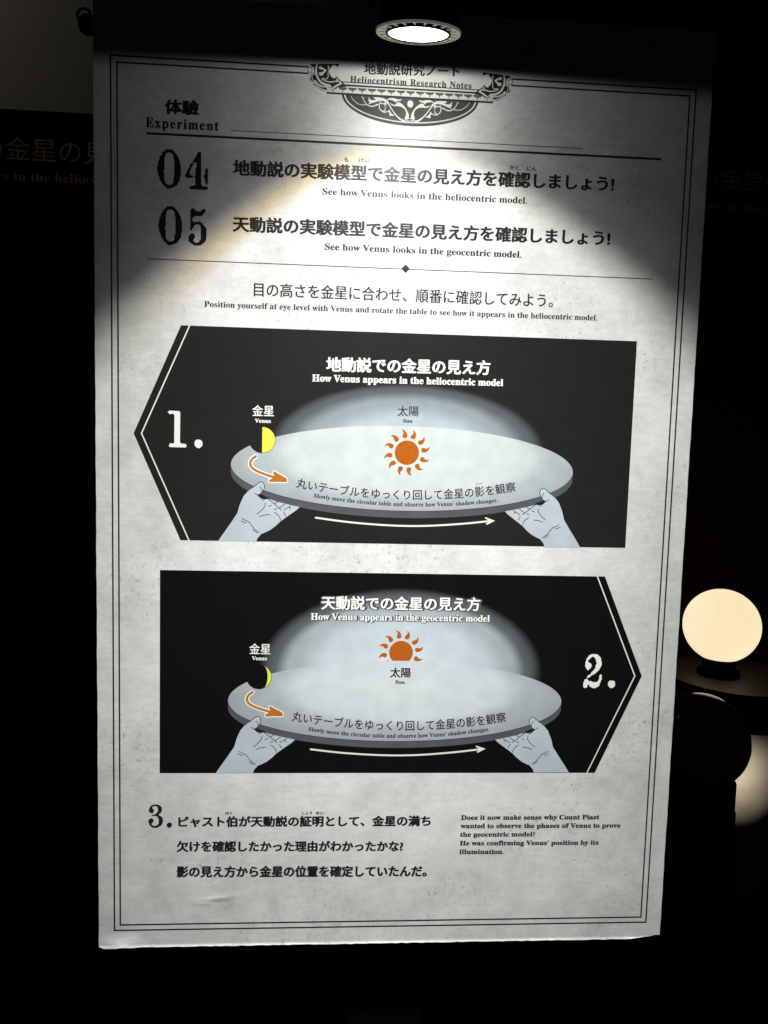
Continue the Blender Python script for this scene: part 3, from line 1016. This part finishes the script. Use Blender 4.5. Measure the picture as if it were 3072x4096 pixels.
M_ground1 = mat('diagram_black', (0.017, 0.0165, 0.016), 0.42, 0.3, var=0.05, bump=0.35, bscale=750)
M_ground2 = mat('diagram_deep_black', (0.005, 0.005, 0.005), 0.42, 0.2, var=0.05, bump=0.35, bscale=750)
M_sh1 = mat('title_shadow_dark', (0.03, 0.03, 0.033), 0.5, 0.2)
M_sh2 = mat('title_shadow_soft', (0.12, 0.13, 0.14), 0.5, 0.2)
diagram(1)
diagram(2)

# ------------------------------------------------------------------ the stand that carries the board
stand = empty('display_stand', (0, 0.03, FLOOR))
tag(stand, 'matt black stand hidden in the dark behind and below the printed board', 'stand')
SO = Vector((0, 0.03, FLOOR))


def rel(v, o):
    return [Vector(a) - o for a in v]


v, f = box(-0.04, 0.04, 0.013, 0.045, FLOOR + 0.02, 1.02)
mesh_obj('post', rel(v, SO), f, M_black, stand)
v, f = box(-0.26, 0.26, -0.16, 0.25, FLOOR, FLOOR + 0.02)
mesh_obj('foot_plate', rel(v, SO), f, M_black, stand)

# ------------------------------------------------------------------ the spotlight over the board
lamp = empty('display_spotlight', LAMP)
tag(lamp, 'black cylindrical spotlight shining down on the board, white face with ribbed ring', 'spotlight')
UPA = -FACE
RR, RL = 0.0330, 0.0238
v, f = lathe([(RR * 1.02, -0.0015), (RR * 1.03, 0.003), (RR * 1.03, 0.13), (RR * 0.9, 0.15), (0.0, 0.152)], 64, Vector((0, 0, 0)), UPA)
f = [x for x in f if len(x) == 4]
mesh_obj('housing', v, f, M_metal, lamp, True)
v, f = lathe([(RR * 0.955, -0.0016), (RR * 0.96, -0.0032), (RR * 1.0, -0.0032), (RR * 1.005, -0.0012)], 64, Vector((0, 0, 0)), UPA, closed=True)
mesh_obj('outer_rim', v, f, M_trim, lamp, True)
v, f = lathe([(RL, 0.006), (RR, 0.006)], 64, Vector((0, 0, 0)), UPA)
f = [x for x in f if len(x) == 4]
mesh_obj('recess', v, f, M_black, lamp)
e1 = UPA.orthogonal().normalized()
e2 = UPA.cross(e1)
for i in range(22):
    a = math.tau * i / 22
    d = e1 * math.cos(a) + e2 * math.sin(a)
    s_ = UPA.cross(d)
    vv = []
    for r, wd in ((RL * 1.02, 0.0008), (RR * 0.95, 0.0006)):
        for sx in (-1, 1):
            for h in (-0.0031, -0.0022):
                vv.append(d * r + s_ * wd * sx + UPA * h)
    mesh_obj('cooling_rib', vv, [(0, 1, 3, 2), (4, 6, 7, 5), (0, 4, 5, 1), (2, 3, 7, 6), (0, 2, 6, 4), (1, 5, 7, 3)], M_trim, lamp)
v, f = lathe([(RL * 1.04, 0.010), (RL * 1.07, -0.0035), (RL * 1.01, -0.0042), (RL * 0.98, -0.003)], 64, Vector((0, 0, 0)), UPA)
f = [x for x in f if len(x) == 4]
mesh_obj('lens_collar', v, f, M_metal, lamp, True)
v, f = lathe([(RR * 0.95, 0.005), (RR * 0.95, -0.0024)], 64, Vector((0, 0, 0)), UPA)
f = [x for x in f if len(x) == 4]
mesh_obj('inner_wall_painted_glow', v, f, M_painted_glow, lamp, True)
v, f = lathe([(RL * 1.03, -0.0024), (RL * 1.02, -0.0030), (RL * 0.9, -0.0034), (RL * 0.6, -0.0039), (RL * 0.2, -0.0042), (0.0001, -0.0042)], 48, Vector((0, 0, 0)), UPA)
mesh_obj('lens', v, f, M_lens, lamp, True)
arm0 = -FACE * 0.14
pts3 = [arm0, arm0 + Vector((0, 0.02, 0.03)), Vector((0, 0.10, 0.30)) * 0.6 + arm0 * 0.2 + Vector((0, 0.03, 0.02)), Vector((0.0, 0.155, 0.185))]
va, fa = [], []
for j, c_ in enumerate(pts3):
    for i in range(12):
        a = math.tau * i / 12
        va.append(c_ + Vector((math.cos(a) * 0.008, 0, math.sin(a) * 0.008)))
for j in range(3):
    for i in range(12):
        k_ = (i + 1) % 12
        fa.append((j * 12 + i, j * 12 + k_, j * 12 + 12 + k_, j * 12 + 12 + i))
mesh_obj('arm', va, fa, M_metal, lamp, True)

# ------------------------------------------------------------------ things behind
M_banner = mat('glow_brown_banner', (0.07, 0.038, 0.020), 0.9, 0.05)  # black panel coloured brown to stand in for the globe's warm glow


def panel(name, px0, px1, ytop, Y, z0, label, lines, m):
    a, b = P(px0, ytop, Y), P(px1, ytop, Y)
    o = empty(name, (a.x, Y, z0))
    off = Vector((a.x, Y, z0))
    tag(o, label, 'display panel')
    v, f = box(a.x, b.x, Y, Y + 0.05, z0, (a.z + b.z) / 2)
    mesh_obj('panel_face', rel(v, off), f, M_banner if Y > 1.3 else M_black, o)
    for s2, A, B, h, lat in lines:
        t_ = text('gold_lettering', s2, A, B, h, m, o, latin=lat, plane=Y)
        t_.location = -off
    return o


panel('exhibit_banner', -300, 900, 452, 1.2, FLOOR, 'black panel with dull gold lettering behind the board, at its left edge',
      [('での金星の見え方', (-184, 627), (636, 675), 95, False),
       ('appears in the heliocentric model', (-165, 713), (680, 748), 35, True)], M_gold)
panel('exhibit_banner', 1780, 3700, -300, 1.5, FLOOR, 'black panel with barely visible lettering behind the board, at its right edge',
      [('の金星の見え方', (2795, 752), (3405, 779), 80, False),
       ('appears in the geocentric model', (2693, 832), (3440, 862), 28, True)], M_gold_lifted)

# hook on the wall
hk = P(352, 88, 2.3)
hook = empty('wall_hook', hk)
tag(hook, 'small dark curled hook sticking out past the top left edge of the board', 'hook')
v, f = lathe([(0.0, -0.034), (0.018, -0.030), (0.030, -0.018), (0.034, 0.0), (0.030, 0.018), (0.018, 0.030), (0.0, 0.034)], 24)
mesh_obj('knob', [Vector(a) * 1.05 + Vector((0.0, 0, -0.01)) for a in v], f, M_black, hook, True)
va, fa = [], []
NS, NR = 24, 10
for j in range(NS + 1):
    a = math.radians(-60 + 300 * j / NS)
    c_ = Vector((-0.014 + 0.024 * math.cos(a), 0, 0.024 + 0.022 * math.sin(a)))
    dr_ = Vector((math.cos(a), 0, math.sin(a)))
    for i in range(NR):
        b = math.tau * i / NR
        va.append(c_ + dr_ * 0.005 * math.cos(b) + Vector((0, 0.005 * math.sin(b), 0)))
for j in range(NS):
    for i in range(NR):
        k_ = (i + 1) % NR
        fa.append((j * NR + i, j * NR + k_, j * NR + NR + k_, j * NR + NR + i))
mesh_obj('curl', va, fa, M_black, hook, True)
v, f = lathe([(0.012, 0.0), (0.012, 0.31)], 12, Vector((0.03, 0, 0)), Vector((0, 1, 0)))
mesh_obj('stem', v, f, M_black, hook, True)

# round table with the glowing globe
YT = 0.95
tc_ = P(2940, 2700, YT)
table = empty('round_table', (tc_.x, YT, FLOOR))
TO = Vector((tc_.x, YT, FLOOR))
tag(table, 'dark round table with a pale pedestal, carrying the glowing globe right of the board', 'table')
ztab = tc_.z
RT = 0.165
v, f = lathe([(0.0, -0.085), (RT - 0.004, -0.085), (RT, -0.08), (RT, -0.004), (RT - 0.004, 0.0), (0.0, 0.0)], 80, Vector((0, 0, ztab - FLOOR)))
f = [x for x in f if len(x) == 4]
n_top = 80
top_v, top_f = lathe([(RT - 0.004, 0.001), (0.0001, 0.001)], 80, Vector((0, 0, ztab - FLOOR)))
top_f = [x for x in top_f if len(x) == 4]
mesh_obj('table_top', top_v, top_f, M_table, table)
mesh_obj('skirt', v, f, M_black, table, True)
zped = P(2990, 3350, YT - 0.12).z
RP = 0.14
v, f = lathe([(RP, zped - FLOOR), (RP, ztab - 0.088 - FLOOR)], 80)
mesh_obj('pedestal', v, f, M_pedestal, table, True)
v, f = lathe([(RP + 0.012, 0.0), (RP + 0.012, zped - FLOOR - 0.002)], 80)
mesh_obj('base_plate', v, f, M_black, table, True)

# unseen light added to wash the pedestal, with an invented puck body above it
pk = P(2905, 2972, YT - RP - 0.075)
pk.z = ztab - 0.15
mesh_obj('added_puck', *lathe([(0.0001, 0.0), (0.016, 0.0), (0.018, 0.003), (0.018, 0.012)], 24, pk - TO + Vector((0, 0, 0.001))), M_black, table)
sl_ = bpy.data.lights.new('added_pedestal_light', 'POINT')
sl_.energy = 1.0
sl_.color = (1.0, 0.93, 0.78)
sl_.shadow_soft_size = 0.01
slo = bpy.data.objects.new('added_pedestal_light', sl_)
COL.objects.link(slo)
slo.location = pk - Vector((0, 0, 0.006))

gcen = P(2886, 2502, YT)
GR = 146 / FOC * ((gcen - CAM).dot(RF))
globe = empty('globe_lamp', (gcen.x, YT, ztab))
tag(globe, 'glowing cream globe lamp on a short black base standing on the dark round table', 'globe lamp')
GO = Vector((gcen.x, YT, ztab))
prof = []
for i in range(33):
    a = -math.pi / 2 + math.pi * i / 32
    if math.sin(a) < -0.90:
        continue
    prof.append((max(0.0001, GR * math.cos(a)), GR * math.sin(a)))
v, f = lathe(prof, 64, gcen - GO)
mesh_obj('globe_shade', v, f, M_globe, globe, True)
v, f = lathe([(GR * 0.55, 0.0), (GR * 0.55, 0.012), (GR * 0.42, 0.016), (GR * 0.42, (gcen.z - ztab) - GR * 0.905)], 48)
mesh_obj('lamp_base', v, f, M_black, globe, True)

# dark ball on a black column in front of the table
YB = 0.60
bcn = P(2802, 2960, YB)
BR = 186 / FOC * ((bcn - CAM).dot(RF))
ball = empty('planet_ball', bcn)
tag(ball, 'dark matt ball with thin lit crescent on top, in front of the table', 'ball')
v, f = lathe([(max(0.0001, BR * math.cos(-math.pi / 2 + math.pi * i / 48)), BR * math.sin(-math.pi / 2 + math.pi * i / 48)) for i in range(49)], 80)
mesh_obj('ball_shell', v, f, M_black_gloss, ball, True)
v, f = lathe([(BR * 0.30, -BR * 1.02), (BR * 0.32, -BR * 0.93), (BR * 0.34, -BR * 0.90)], 32)
mesh_obj('ball_socket', v, f, M_black, ball, True)
rcol = P(2937, 3070, YB).x - bcn.x
colm = empty('black_column', (bcn.x, YB, FLOOR))
tag(colm, 'matt black column under the dark ball, in front of the pale pedestal', 'column')
hcol = bcn.z - BR * 0.80 - FLOOR
v, f = lathe([(rcol * 0.99, 0.0), (rcol * 0.99, hcol - 0.06), (rcol * 0.96, hcol - 0.058), (rcol * 0.96, hcol - 0.004), (rcol * 0.93, hcol)], 64)
mesh_obj('shaft', v, f, M_black, colm, True)
